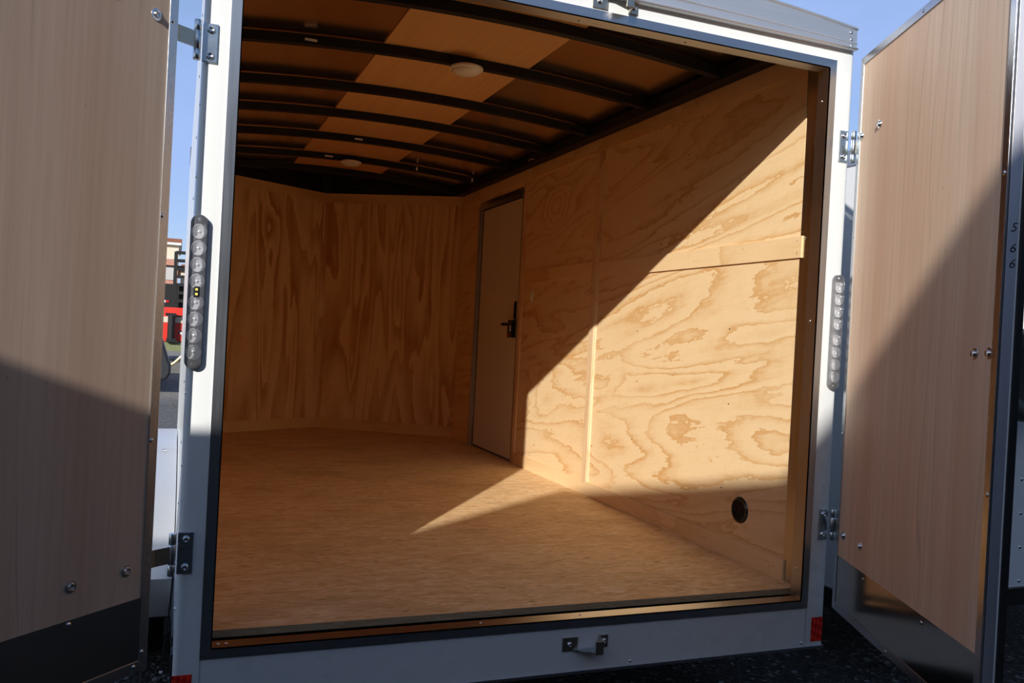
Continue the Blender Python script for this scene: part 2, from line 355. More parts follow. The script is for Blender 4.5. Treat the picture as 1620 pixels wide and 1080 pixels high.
# =================================================================== TRAILER SHELL (the setting)
XW, D, APX, APY, ZC = 1.054, 4.314, .037, 4.922, 1.9675
YF = .125     # rear edge of the floor boards
bm = bmnew(); prism(bm, [(-1.047, YF), (1.066, YF-.004), (1.066, D), (APX, APY+.006), (-1.043, D)], 'z', -.021, 0)
floor = struct('floor', bm, [m_osb, m_osbe]); 
for p in floor.data.polygons:
    if abs(p.normal.z) < .5: p.material_index = 1
bm = bmnew(); box(bm, -1.055, 1.055, .05, .11, -.11, -.030); box(bm, -1.055, 1.055, .16, 4.3, -.11, -.0215)
struct('trim_9', bm, m_black)        # steel cross member under the floor edge
# --- right wall (plywood with door opening)
DY0, DY1, DZ = 2.972, 3.892, 1.862
bm = bmnew(); prism(bm, [(.2, .0), (DY0, .0), (DY0, DZ), (DY1, DZ), (DY1, 0), (D, 0), (D, ZC), (.222, ZC)], 'x', XW, XW+.009)
wr = struct('wall_right', bm, m_ply)
bm = bmnew(); prism(bm, [(-1.0485, .2), (-1.0405, .2), (-1.0365, D), (-1.0440, D)], 'z', 0, ZC); struct('wall_left', bm, m_ply)
def wallseg(name, a, b, mat, z0, z1, th=.009, off=0.0):
    a = Vector((a[0], a[1], 0)); b = Vector((b[0], b[1], 0)); t = (b-a).normalized(); n = Vector((t.y, -t.x, 0))
    if n.y > 0: n = -n
    bm = bmnew(); p = [a+n*off, b+n*off, b+n*(off-th), a+n*(off-th)]
    prism(bm, [(q.x, q.y) for q in p], 'z', z0, z1); return struct(name, bm, mat)
wallseg('wall_front_right', (APX, APY), (XW, D), m_plyfr, 0, ZC)
wallseg('wall_front_left', (-1.036, D+.010), (APX, APY), m_plyfl, 0, ZC)
# strips on the walls
TS = 1.892
bm = bmnew(); box(bm, XW-.006, XW, .222, D-.006, TS, ZC); struct('trim_1', bm, m_strip, bev=.0008)
wallseg('trim_2', (APX, APY), (XW-.005, D), m_stripx, TS, ZC, .006, .006)
wallseg('trim_3', (-1.036, D+.010), (APX, APY), m_stripx, TS, ZC, .006, .006)
bm = bmnew(); box(bm, XW-.008, XW, .198, 1.822, 1.198, 1.279); st = struct('trim_4', bm, m_strip, bev=.0008)
for y, z in ((.222, 1.262), (.222, 1.213), (.22, 1.22), (.55, 1.255), (.9, 1.23)): screw(st, (XW-.008, y, z), (-1, 0, 0), s=.35, name='staple', mat=m_black)
bm = bmnew(); box(bm, XW-.008, XW, 1.905, DY0-.03, 1.203, 1.286); struct('trim_5', bm, m_strip, bev=.0008)
bm = bmnew(); prism(bm, [(XW, 1.825), (XW-.006, 1.828), (XW-.013, 1.84), (XW-.013, 1.893), (XW-.006, 1.905), (XW, 1.908)], 'z', .07, TS); struct('trim_6', bm, m_batten)
bm = bmnew(); box(bm, XW-.010, XW, DY0-.055, DY0-.005, .0, TS); struct('trim_7', bm, m_batten, bev=.001)
bm = bmnew(); box(bm, XW-.010, XW, .204, DY0-.055, 0, .077); bb = struct('baseboard_right', bm, m_strip, bev=.0008)
for y in (.26, .28, .3, .45, .7, .72, .74): screw(bb, (XW-.010, y, .03+.03*random.random()), (-1, 0, 0), s=.35, name='staple', mat=m_black)
bm = bmnew(); box(bm, XW-.010, XW, DY1+.005, D-.01, 0, .077); struct('baseboard_right_front', bm, m_strip)
wallseg('baseboard_front_right', (APX, APY), (XW-.005, D), m_stripx, 0, .085, .010, .010)
wallseg('baseboard_front_left', (-1.036, D+.010), (APX, APY), m_stripx, 0, .085, .010, .010)
t = wallseg('trim_8', (APX-.020, APY-.011), (APX+.020, APY-.012), m_plyfl, .085, TS, .010, .004)
# screw dots in the wall panels
for (y, z) in ((.60, 1.55), (.60, .62), (1.38, .91), (.62, .93), (1.36, .66), (1.38, .37), (.62, .27), (1.0, 1.72), (1.6, 1.75), (1.4, 1.42), (2.3, .6), (2.35, .3), (2.3, 1.8), (.9, 1.87), (1.25, 1.89), (1.8, 1.9)):
    screw(wr, (XW, y, z), (-1, 0, 0), s=.62, mat=m_black)

# --- aluminium-lined right rear corner
bm = bmnew(); box(bm, XW-.0016, XW-.0001, .052, .212, -.028, 2.0)
cs = struct('wall_right_rear', bm, m_alu_p)
for z in (1.62, 1.27, .86, .50, .20): screw(cs, (XW-.0016, .165 if z != 1.27 else .185, z), (-1, 0, 0))
bm = bmnew(); box(bm, -1.0485, -1.0455, .053, .199, -.028, 1.965); struct('wall_left_rear', bm, m_alu_p)

# --- outer skin: sides, roof
bm = bmnew(); prism(bm, [(-1.0505, .03), (-1.0460, D+.02), (APX, APY+.05), (1.0715, D+.02), (1.0715, .03), (1.067, .03), (1.067, D+.01), (APX, APY+.035), (-1.0445, D+.01), (-1.049, .03)], 'z', -.17, 1.975)
outer = struct('wall_outer', bm, m_white)
for k in range(11): screw(outer, (-1.0503, .055, -.10+.19*k), (-1, 0, 0), name='rivet', s=1.0)
for k in range(11): screw(outer, (-1.0498, .5, -.10+.19*k), (-1, 0, 0), name='rivet', s=1.0)
def zroof(x, z0): return z0-.062*(x/XW)**2
def arc(bm, z0, th, x0, x1, y0, y1, n=28):
    vs = []
    for i in range(n+1):
        x = x0+(x1-x0)*i/n; z = zroof(x, z0)
        vs.append([bm.verts.new((x, y0, z)), bm.verts.new((x, y1, z)), bm.verts.new((x, y1, z+th)), bm.verts.new((x, y0, z+th))])
    for A, B in zip(vs, vs[1:]):
        for k in range(4): bm.faces.new((A[k], B[k], B[(k+1) % 4], A[(k+1) % 4]))
    bm.faces.new(vs[0]); bm.faces.new(vs[-1][::-1]); bmesh.ops.recalc_face_normals(bm, faces=bm.faces)
bm = bmnew(); 
def vfront(x): return min(D+.02+(APY-D)*(1-abs(x-APX)/(XW)), 5.0)
n_ = 32; XL = -1.044; XR_ = 1.066; rowsA = []
for i in range(n_+1):
    x = XL+(XR_-XL)*i/n_; z = zroof(x, 2.0835); rowsA.append([bm.verts.new((x, .30, z)), bm.verts.new((x, vfront(x), z)), bm.verts.new((x, vfront(x), z+.003)), bm.verts.new((x, .30, z+.003))])
for A, B in zip(rowsA, rowsA[1:]):
    for k in range(4): bm.faces.new((A[k], B[k], B[(k+1) % 4], A[(k+1) % 4]))
bm.faces.new(rowsA[0]); bm.faces.new(rowsA[-1][::-1]); bmesh.ops.recalc_face_normals(bm, faces=bm.faces)
struct('ceiling', bm, m_roof, smooth=True)
bm = bmnew(); rowsB = []
for i in range(n_+1):
    x = XL+(XR_-XL)*i/n_; z = zroof(x, 2.0835); zb_ = 1.972+.05*(1-(x/1.067)**2); rowsB.append([bm.verts.new((x, .052, zb_)), bm.verts.new((x, .302, z-.001)), bm.verts.new((x, .302, z+.004)), bm.verts.new((x, .052, zb_+.005))])
for A, B in zip(rowsB, rowsB[1:]):
    for k in range(4): bm.faces.new((A[k], B[k], B[(k+1) % 4], A[(k+1) % 4]))
bm.faces.new(rowsB[0]); bm.faces.new(rowsB[-1][::-1]); bmesh.ops.recalc_face_normals(bm, faces=bm.faces)
struct('ceiling_rear', bm, m_roof, smooth=True)
bm = bmnew()
for a, b in ((-.315, .352),): arc(bm, 2.0765, .005, a, b, .31, 4.42, 10)
struct('ceiling_centre', bm, m_luan_c, smooth=False)
bm = bmnew(); box(bm, APX-.04, APX+.04, APY-.03, APY+.03, ZC, 2.12); struct('trim_26', bm, m_black)
# black top rails around the roof
bm = bmnew(); box(bm, .985, 1.066, .33, D, ZC+.001, 2.019); box(bm, .985, 1.066, .08, .33, ZC+.0005, 1.975); struct('trim_10', bm, m_black)
bm = bmnew(); box(bm, -1.043, -.985, .33, D, ZC+.001, 2.019); box(bm, -1.043, -.985, .08, .33, ZC+.0005, 1.975); struct('trim_11', bm, m_black)
wallseg('trim_12', (APX, APY), (XW-.005, D), m_black, ZC+.001, 2.11, .012, -.012)
wallseg('trim_13', (-1.036, D+.010), (APX, APY), m_black, ZC+.001, 2.11, .012, -.012)
bm = bmnew(); prism(bm, [(APX, APY+.03), (XW, D+.03), (XW, D-.0), (APX+.1, APY-.10), (APX-.1, APY-.10), (-1.036, D-.0), (-1.036, D+.02)], 'z', 2.028, 2.032); struct('trim_20', bm, m_black)

# --- rear frame: corner posts, header, sill
def roundpost(s):
    e = 1.0665 if s > 0 else 1.050
    pts = [(.984, 0), (e-.0165, 0), (e-.0085, .002), (e-.0025, .007), (e, .015), (e, .045), (.984, .045)]
    bm = bmnew(); prism(bm, [(s*x, y) for x, y in pts], 'z', -.165, 1.903); return bm
pr = struct('wall_rear_right', roundpost(1), m_white, smooth=True); pl_ = struct('wall_rear_left', roundpost(-1), m_white, smooth=True)
bm = bmnew(); box(bm, -.984, .984, 0, .045, 1.857, 1.903); struct('wall_rear_header', bm, m_white)
bm = bmnew(); box(bm, -.984, .984, .0, .045, -.165, -.0302); sill = struct('wall_rear_sill', bm, m_white)
bm = bmnew(); box(bm, -1.050, 1.066, -.004, .05, -.174, -.165); struct('trim_14', bm, m_alu_x)
bm = bmnew()
for s in (-1, 1): box(bm, s*.985-.0012, s*.985+.0012, -.0009, 0, -.165, -.031)
struct('trim_15', bm, m_grey)
for x in (.30, .972, -.6): screw(sill, (x, 0, -.152), (0, -1, 0), s=1.0)
# aluminium angle around the opening (outer face + return)
TI, TO, ZB, ZBI, ZTI, ZTO = .957, .9865, -.030, -.003, 1.827, 1.8575
def mitre(pts, mat, name, ext=.003):
    bm = bmnew(); prism(bm, pts, 'y', -.004, 0.0); return bm
bm = mitre([(-TO, ZB), (TO, ZB), (TI, ZBI), (-TI, ZBI)], None, ''); box(bm, -TI, TI, -.004, .052, ZBI-.003, ZBI)
tb = struct('trim_16', bm, m_alu_x)
for x in (-.94, -.92, -.2, .13, .66): screw(tb, (x, .03, ZBI), (0, 0, 1), s=.8)
bm = mitre([(-TO, ZTO), (TO, ZTO), (TI, ZTI), (-TI, ZTI)], None, ''); box(bm, -TI, TI, -.004, .052, ZTI, ZTI+.003)
tt = struct('trim_17', bm, m_alu_x)
for x in (.02, .9, .4): screw(tt, (x, .03, ZTI), (0, 0, -1))
for s, nm in ((1, 'trim_18'), (-1, 'trim_19')):
    bm = mitre([(s*TO, ZB), (s*TO, ZTO), (s*TI, ZTI), (s*TI, ZBI)], None, '')
    box(bm, s*TI, s*(TI+.003), -.004, .052, ZBI, ZTI); o = struct(nm, bm, m_alu_z)
    for z in (1.72, .96, .10): screw(o, (s*TI, .03, z), (-s, 0, 0), s=.9)
# fill between jamb return and side wall so that the post reads as a closed column
bm = bmnew(); box(bm, .9605, 1.061, .0452, .052, -.03, 1.90); struct('trim_21', bm, m_alu_p)
bm = bmnew(); box(bm, -1.047, -.9605, .0452, .052, -.03, 1.90); struct('trim_22', bm, m_alu_p)
bm = bmnew(); box(bm, -1.047, 1.061, .0452, .08, 1.90, 1.970); struct('trim_23', bm, m_black)
bm = bmnew(); box(bm, .985, 1.03, .0522, .085, 1.66, 1.735); struct('trim_24', bm, m_black)
# roof cap / gutter across the rear
bm = bmnew()
prof = [(.05, 1.899), (-.022, 1.899), (-.026, 1.903), (-.022, 1.907), (-.016, 1.909), (-.016, 1.919), (-.021, 1.921), (-.016, 1.924), (-.016, 1.966), (-.022, 1.969), (-.022, 1.974), (-.014, 1.979), (.05, 1.995)]
n = 16
def rise(x): return .055*(1-(x/1.067)**2)
rows = []
for i in range(n+1):
    x = -1.050+2.106*i/n; rows.append([bm.verts.new((x, p[0], p[1]+rise(x)*max(0, min(1, (p[1]-1.905)/.05)))) for p in prof])
for A, B in zip(rows, rows[1:]):
    for k in range(len(prof)): bm.faces.new((A[k], B[k], B[(k+1) % len(prof)], A[(k+1) % len(prof)]))
bm.faces.new(rows[0]); bm.faces.new(rows[-1][::-1]); bmesh.ops.recalc_face_normals(bm, faces=bm.faces)
cap = struct('trim_25', bm, m_alu_cap)
for x, z in ((1.030, 1.957), (1.032, 1.933), (1.034, 1.911), (.36, 1.988), (.35, 1.955), (-.3, 1.98)): screw(cap, (x, -.016 if z > 1.925 else -.0165, z), (0, -1, 0), s=1.15)

# --- side door (in the right wall)
bm = bmnew(); box(bm, XW+.002, XW+.0125, 3.002, 3.792, .010, 1.792)
d1 = struct('door_1', bm, m_doorleaf)
def child(name, bm, mat, par=None, smooth=False, bev=0): return mk(name, bm, mat, par or d1, smooth, bev)
bm = bmnew(); box(bm, XW-.008, XW+.008, 3.800, 3.890, -.0, 1.795); box(bm, XW-.014, XW-.008, 3.845, 3.855, 0, 1.795); child('door_frame_jamb', bm, m_alu_z, bev=.001)
bm = bmnew(); box(bm, XW-.006, XW+.008, 2.973, 2.994, -.0, 1.86); child('door_frame_jamb', bm, m_alu_z, bev=.001)
bm = bmnew(); box(bm, XW-.007, XW+.008, 2.994, 3.89, 1.80, 1.826); child('door_frame_head', bm, m_alu_z, bev=.001)
bm = bmnew(); box(bm, XW-.003, XW+.008, 2.996, 3.86, 1.827, 1.861); hd = child('door_head_plate', bm, m_alu_p, bev=.001)
screw(hd, (XW-.003, 3.03, 1.845), (-1, 0, 0)); screw(hd, (XW-.003, 3.42, 1.845), (-1, 0, 0))
bm = bmnew(); box(bm, XW-.006, XW+.008, 2.99, 3.80, .0, .0085); child('door_threshold', bm, m_alu_z)
bm = bmnew(); box(bm, XW, XW+.006, 3.792, 3.80, .009, 1.80); box(bm, XW, XW+.006, 2.994, 3.002, .009, 1.80); box(bm, XW, XW+.006, 2.996, 3.8, 1.790, 1.80); box(bm, XW, XW+.006, 3.0, 3.8, .0088, .016); child('door_gasket', bm, m_rubber)
bm = bmnew(); box(bm, XW-.030, XW+.001, 3.022, 3.105, .842, .962, bev=.004); lk = child('door_latch', bm, m_blackg)
bm = bmnew(); box(bm, XW-.0325, XW-.0295, 3.034, 3.052, .884, .922); child('latch_slot', bm, m_ivory, lk)
bm = bmnew(); box(bm, XW-.0325, XW-.0295, 3.04, 3.075, .848, .868, bev=.003); child('latch_button', bm, m_redlens, lk)
bm = bmnew(); tube(bm, [(XW-.012, 3.11, .93), (XW-.03, 3.13, .932), (XW-.05, 3.155, .930)], .011); child('latch_knob', bm, m_blackg, lk, True)
bm = bmnew(); tube(bm, [(XW-.05, 3.155, .93), (XW-.052, 3.21, .92)], .0035, 6); child('latch_key', bm, m_screw, lk, True)
bm = bmnew(); prism(bm, [(3.028, .967), (3.05, .967), (3.052, 1.06), (3.044, 1.083), (3.034, 1.09), (3.028, 1.085)], 'x', XW-.010, XW+.002); child('latch_strike_plate', bm, m_black, lk)
screw(d1, (XW-.006, 2.984, .22), (-1, 0, 0))
# light switch right of the door
t = thing('light_switch', 'small ivory rocker switch on the plywood just right of the white side door', 'switch', (XW, 2.765, 1.115))
bm = bmnew(); box(bm, -.004, 0, -.02, .02, -.034, .034, bev=.0015); mk('face_plate', bm, m_ivory, t)
bm = bmnew(); box(bm, -.009, -.003, -.008, .008, -.015, .015, bev=.0015); mk('rocker', bm, m_ivory, t)
# round vent in the lower right wall
t = thing('wall_vent', 'round black vent with louvres low in the plywood wall near the opening', 'vent', (XW, .487, .204))
bm = bmnew(); rev(bm, [(.040, .006), (.047, .007), (.0515, .004), (.053, 0), (.040, 0), (.040, .006)], 40, align((-1, 0, 0), (0, 0, 0))); mk('vent_ring', bm, m_blackg, t, True)
bm = bmnew(); rev(bm, [(0, .001), (.041, .001)], 32, align((-1, 0, 0), (0, 0, 0))); mk('vent_back', bm, m_black, t)
bm = bmnew()
for k in range(-4, 5):
    z = k*.0085; w = math.sqrt(.040**2-z*z); box(bm, -.005, -.001, -w, w, z-.0012, z+.0018)
mk('louvres', bm, m_black, t)

# --- roof bows
BOWY = [.70, 1.285, 1.93, 2.49, 3.11, 3.77, 4.30]
ordn = ['first black roof bow, nearest the open rear doorway', 'second black roof bow, crossing above the near dome lamp', 'third black roof bow, just beyond the near dome lamp',
        'fourth black roof bow, halfway along the ceiling', 'fifth black roof bow, above the vertical batten side of the white door', 'sixth black roof bow, holding the far dome lamp', 'seventh black roof bow, the last before the pointed front wall']
ordn[4] = 'fifth black roof bow, next nearer than the one holding the far dome lamp'
bows = []
for y, lab in zip(BOWY, ordn):
    x1 = 1.045
    bm = bmnew(); arc(bm, 2.0355, .040, -1.032, x1, y-.019, y+.019, 36)
    o = mk('roof_bow', bm, m_black, None, True); tag(o, 'curved '+lab, 'roof bow', 'black roof bows under the trailer ceiling'); bows.append(o)
def clip(par, x, y, w=.03): 
    bm = bmnew(); box(bm, x-w/2, x+w/2, y-.0195-.0015, y-.0195, zroof(x, 2.0355)+.012, zroof(x, 2.0355)+.022); o = mk('part_sticker', bm, m_ivory, par)
clip(bows[1], -.62, 1.285, .05); clip(bows[4], -.06, 3.11, .05); clip(bows[5], -.14, 3.77, .055)
for x in (.5, .93): 
    bm = bmnew(); box(bm, x-.006, x+.006, 3.77-.022, 3.77-.019, zroof(x, 2.0355)+.005, zroof(x, 2.0355)+.03); mk('wire_clip', bm, m_ivory, bows[5])
def dome(x, y, lab):
    z = zroof(x, 2.0355)
    t = thing('dome_lamp', lab, 'ceiling light', (x, y, z), 0, 'dome lamps under the roof bows')
    bm = bmnew(); rev(bm, [(0, 0), (.060, 0), (.074, -.006), (.074, -.014), (.066, -.018), (0, -.018)], 36); mk('lamp_base', bm, m_cream, t, True)
    bm = bmnew(); rev(bm, [(.066, -.0165), (.062, -.024), (.048, -.032), (.025, -.037), (0, -.038)], 36); mk('lamp_lens', bm, m_cream, t, True)
dome(.060, 1.275, 'near cream dome lamp under the second roof bow')
dome(.016, 3.745, 'far cream dome lamp under the sixth roof bow')
# loose wires where bows meet the wall
bm = bmnew(); tube(bm, [(XW-.03, 2.85, 1.972), (XW-.06, 2.8, 1.985), (XW-.08, 2.72, 1.99), (XW-.05, 2.62, 1.975), (XW-.07, 2.5, 1.985)], .002, 6)
tag(mk('wire', bm, m_ivory, None, True), 'thin loose wire along the top of the right plywood wall above the white door', 'wire')

# =================================================================== REAR DOORS
def rear_door(side, P0, th, z0, z1, luan, label, bolts, screws, kick, e0=.004):
    s = -1 if side == 'R' else 1          # inner face looks toward s * local y
    d = Vector((-math.sin(th), -math.cos(th), 0)); rz = math.atan2(d.y, d.x)
    t = thing('rear_door', label, 'door', (P0[0], P0[1], z0), rz)
    H = z1-z0; Wd = .958; ins = .026
    def bx(name, x0, x1, y0, y1, a, b, mat, bev=.0006):
        bm = bmnew(); box(bm, x0, x1, s*y0, s*y1, a, b); return mk(name, bm, mat, t, False, bev)
    bx('door_core', e0+.001, Wd+.0018, -.030, -.006, .001, H-.001, m_edgewhite)
    bx('outer_skin', e0, Wd+.002, -.034, -.030, 0, H, m_white)
    bx('inner_panel', e0+.01, Wd-.01, -.006, -.0015, .01, H-.01, luan)
    bx('kick_plate', e0+.012, Wd-.012, -.0015, -.0003, .012, kick-z0, m_alu_k, 0)
    def tri(name, pts, mat):
        bm = bmnew(); prism(bm, [(x, z) for x, z in pts], 'y', s*-.003, s*.0015); return mk(name, bm, mat, t, False, .0006)
    L, Rr, B, T = e0-.002, Wd+.002, -.002, H+.002
    tri('edge_trim', [(L, B), (L, T), (L+ins, T-ins), (L+ins, B+ins)], m_alu_door); tri('edge_trim', [(Rr, B), (Rr, T), (Rr-ins, T-ins), (Rr-ins, B+ins)], m_alu_door)
    mt = m_alu_x
    tri('edge_trim', [(L, B), (Rr, B), (Rr-ins, B+ins), (L+ins, B+ins)], mt); tri('edge_trim', [(L, T), (Rr, T), (Rr-ins, T-ins), (L+ins, T-ins)], mt)
    g = bmnew()
    for x0, x1, a, b in ((Wd-.004, Wd+.006, -.01, H+.01), (e0-.006, Wd+.006, -.010, -.001), (e0-.006, Wd+.006, H+.001, H+.010)): box(g, x0, x1, s*-.052, s*-.034, a, b, bev=.003)
    mk('rubber_gasket', g, m_rubber, t)
    n = (0, s, 0)
    for (x, z) in bolts: screw(t, (x, s*-.0015, z-z0), n, WASH, 'bolt', 1.1)
    for (x, z) in screws: screw(t, (x, s*.0012, z-z0), n, SCREW, 'screw', 1.1)
    return t, d, Vector((-d.y, d.x, 0))*s
P0R, P0L = (1.06, -.04), (-1.1, -.09)
dr, dirR, nR = rear_door('R', P0R, .402, -.018, 1.862, m_luan_r, 'open right rear door with pinkish plywood panel and polished kick plate, black gasket edge',
    [(.035, 1.593), (.183, 1.596), (.068, .242), (.213, .242), (.853, .870), (.919, .872)],
    [(.018, 1.848), (.468, 1.850), (.012, 1.81), (.947, 1.292), (.950, .544), (.257, .150), (.66, .148), (.448, -.008), (.012, .03), (.025, -.006), (.011, .579), (.011, 1.252)], .166)
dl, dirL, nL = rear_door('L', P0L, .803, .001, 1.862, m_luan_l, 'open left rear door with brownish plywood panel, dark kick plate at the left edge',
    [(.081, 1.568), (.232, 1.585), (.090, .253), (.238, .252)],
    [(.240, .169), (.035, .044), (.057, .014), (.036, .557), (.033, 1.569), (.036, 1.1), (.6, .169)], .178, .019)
# handwriting on the free edge of the right door
def note(txt, x, y, z, size, par, mat4):
    cu = bpy.data.curves.new('handwritten_number', 'FONT'); cu.body = txt; cu.size = size; cu.extrude = .0002; cu.align_x = 'CENTER'; cu.shear = .25
    o = bpy.data.objects.new('handwritten_number', cu); C.objects.link(o); cu.materials.append(m_ink)
    dg = bpy.context.evaluated_depsgraph_get(); me = bpy.data.meshes.new_from_object(o.evaluated_get(dg)); bpy.data.objects.remove(o)
    o = bpy.data.objects.new('handwritten_number', me); C.objects.link(o); o.parent = par
    o.matrix_local = Matrix.Translation((x, y, z)) @ mat4
# free edge faces local +x ; on right door text reads upright, its right pointing along +y (away from inner face is -s)
ME = Matrix(((0, 0, 1, 0), (1, 0, 0, 0), (0, 1, 0, 0), (0, 0, 0, 1)))
for k, ch in enumerate('566'):
    note(ch, .9600, .019, 1.155+.018-.036*k-(.012 if k else 0), .030, dr, ME)

# =================================================================== HINGES (body side) 
def hinge(s, z0, z1, label, door_dir, P0, n_in, dark=False):
    """s=+1 right, -1 left"""
    t = thing('door_hinge', label, 'hinge', (s*1.032, 0, z0), 0, None)
    h = z1-z0; ox = -s*1.032
    bm = bmnew(); box(bm, s*1.015+ox, s*1.053+ox, -.005, -.0002, 0, h, bev=.0022); mk('mounting_plate', bm, m_zinc, t, False)
    bx_, by_ = s*1.0655+ox, -.015
    for a, b in ((0, .26), (.27, .73), (.74, 1)):
        bm = bmnew(); rev(bm, [(0, 0), (.0085, 0), (.0092, .001), (.0092, h*(b-a)-.001), (.0085, h*(b-a)), (0, h*(b-a))], 20, Matrix.Translation((bx_, by_, h*a))); mk('knuckle', bm, m_zinc, t, True)
    for z in (.17*h, .83*h): screw(t, (s*1.033+ox, -.005, z), (0, -1, 0), BOLT, 'bolt', 1.0)
    # strap: curls from the barrel to the outside of the open door
    e = Vector((P0[0]-s*1.032, P0[1], 0)); outer = e - n_in*.037 
    p1 = Vector((bx_, by_, 0)); p2 = outer + door_dir*(.02 if s < 0 else .004); p3 = outer + door_dir*.13
    mid = p1.lerp(p2, .5) + (Vector((s*.004, .002, 0)))
    bm = bmnew(); pts = [p1, p1.lerp(mid, .5), mid, p2, p3]; vs = []
    for i, p in enumerate(pts):
        tt_ = (pts[min(i+1, 4)]-pts[max(i-1, 0)]).normalized(); nn = Vector((-tt_.y, tt_.x, 0))*.002
        zz0 = h*(.30 if i < 4 else .34); zz1 = h*(.70 if i < 4 else .66)
        vs.append([bm.verts.new((*(p+nn).xy, zz0)), bm.verts.new((*(p+nn).xy, zz1)), bm.verts.new((*(p-nn).xy, zz1)), bm.verts.new((*(p-nn).xy, zz0))])
    for A, B in zip(vs, vs[1:]):
        for k in range(4): bm.faces.new((A[k], B[k], B[(k+1) % 4], A[(k+1) % 4]))
    bm.faces.new(vs[0]); bm.faces.new(vs[-1][::-1]); bmesh.ops.recalc_face_normals(bm, faces=bm.faces)
    mk('strap', bm, m_zincd, t)
    return t
hinge(-1, 1.514, 1.615, 'upper zinc hinge on the left corner post, lit by the sun', dirL, P0L, nL)
hinge(-1, .197, .306, 'lower dark zinc hinge on the left corner post, in shade', dirL, P0L, nL)
hinge(1, 1.514, 1.622, 'upper zinc hinge on the right corner post beside the pinkish door', dirR, P0R, nR)
hinge(1, .205, .312, 'lower dark zinc hinge on the right corner post, near the bottom of the door', dirR, P0R, nR)
# rod hanging under the lower left hinge
bm = bmnew(); tube(bm, [(-1.0600, -.012, .196), (-1.0655, -.014, .10), (-1.078, -.016, -.045)], .0024, 8)
t = tag(mk('hanging_rod', bm, m_black, None, True), 'thin black rod hanging below the lower left hinge', 'rod')
bm = bmnew(); bmesh.ops.create_uvsphere(bm, u_segments=10, v_segments=8, radius=.0045, matrix=Matrix.Translation((-1.078, -.016, -.048))); mk('rod_tip', bm, m_ivory, t, True)

# =================================================================== LIGHT BARS
def light_bar(x, label, led):
    t = thing('light_bar', label, 'tail light', (x, 0, .925), 0, 'clear light bars on the corner posts')
    Hh, Rr = .199, .0215
    def caps(r, n=14):
        a = Hh-r
        return [(r*math.cos(PI*k/n), a+r*math.sin(PI*k/n)) for k in range(n+1)]+[(r*math.cos(PI+PI*k/n), -a+r*math.sin(PI+PI*k/n)) for k in range(n+1)]
    bm = bmnew(); prism(bm, caps(Rr), 'y', -.006, 0); mk('housing', bm, m_darkchrome, t, False, .001)
    for k in range(8):
        z = (k-3.5)*.0425*(1.0); z += .006 if k > 3 else -.006
        bm = bmnew(); rev(bm, [(.0015, .001), (.004, .0022), (.0055, .0016), (.0085, .004), (.010, .0034), (.013, .0065), (.0145, .006), (.0175, .0115), (.0192, .0115), (.0192, 0)], 28, align((0, -1, 0), (0, -.0055, z))); b = mk('reflector', bm, m_chrome, t, True)
        bm = bmnew(); rev(bm, [(0, .006), (.0025, .005), (.003, 0)], 12, align((0, -1, 0), (0, -.0060, z))); mk('bulb', bm, m_chrome, b, True)
    bm = bmnew(); outer_ = caps(Rr*.93); a = [bm.verts.new((p[0], -.006, p[1])) for p in outer_]; b = [bm.verts.new((p[0]*.96, -.0185, p[1]*.992)) for p in outer_]; c_ = [bm.verts.new((p[0]*.80, -.0205, p[1]*.98)) for p in outer_]
    nn = len(outer_)
    for A, B in ((a, b), (b, c_)):
        for k in range(nn): bm.faces.new((A[k], A[(k+1) % nn], B[(k+1) % nn], B[k]))
    bm.faces.new(c_); bmesh.ops.recalc_face_normals(bm, faces=bm.faces); mk('lens', bm, m_lens, t, True)
    for z in (-.186, .186):
        bm = bmnew(); rev(bm, [(0, .006), (.012, .006), (.0125, 0)], 18, align((0, -1, 0), (0, -.0055, z))); e = mk('end_cap', bm, m_blackg, t, True)
        screw(e, (0, -.0118, z), (0, -1, 0), SCREW, 'screw', 1.0, m_zinc)
    if led:
        bm = bmnew(); box(bm, -.0075, .0075, -.0225, -.018, -.014, .014, bev=.0022); i = mk('indicator', bm, m_blackg, t)
        for z in (-.006, .006): bm = bmnew(); box(bm, -.003, .003, -.0232, -.0224, z-.003, z+.003); mk('chip', bm, m_yellow, i)
light_bar(-1.038, 'clear oblong light bar with round reflectors on the left corner post', True)
light_bar(1.040, 'clear oblong light bar with round reflectors on the right corner post', False)
# red reflective tape
bm = bmnew(); box(bm, 1.010, 1.058, -.0012, -.0002, -.150, -.066); tag(mk('reflective_tape', bm, m_tape), 'bright red reflective tape patch at the bottom of the right corner post', 'reflector', 'red reflective tape on the posts')
bm = bmnew(); box(bm, -1.052, -1.003, -.0012, -.0002, -.150, -.067); tag(mk('reflective_tape', bm, m_tape), 'dark red reflective tape patch at the bottom of the left corner post', 'reflector', 'red reflective tape on the posts')
# latch keepers
def keeper(loc, up, label):
    t = thing('latch_keeper', label, 'latch', loc)
    bm = bmnew(); box(bm, 0, .052, -.004, -.0002, -.021, .021, bev=.001); mk('plate', bm, m_zincd, t)
    bm = bmnew(); box(bm, .122, .132+.024, -.004, -.0002, -.018, .021, bev=.001); mk('plate', bm, m_zincd, t)
    bm = bmnew(); prism(bm, [(.034, -.003), (.050, -.003), (.108, -.052), (.094, -.052)], 'z', up*-.019-.002, up*-.019+.0025); prism(bm, [(.050, -.003), (.128, -.003), (.118, -.050), (.102, -.052)], 'z', up*-.019-.002, up*-.019+.0025); mk('tray', bm, m_zinc, t)
    bm = bmnew(); prism(bm, [(.088, -.056), (.114, -.056), (.126, -.004), (.122, -.004), (.110, -.050), (.088, -.050)], 'z', -.021, .021); mk('hook', bm, m_zincd, t, False, .001)
    screw(t, (.024, -.004, 0), (0, -1, 0), BOLT, 'bolt', .9); screw(t, (.142, -.004, .002), (0, -1, 0), BOLT, 'bolt', .9)
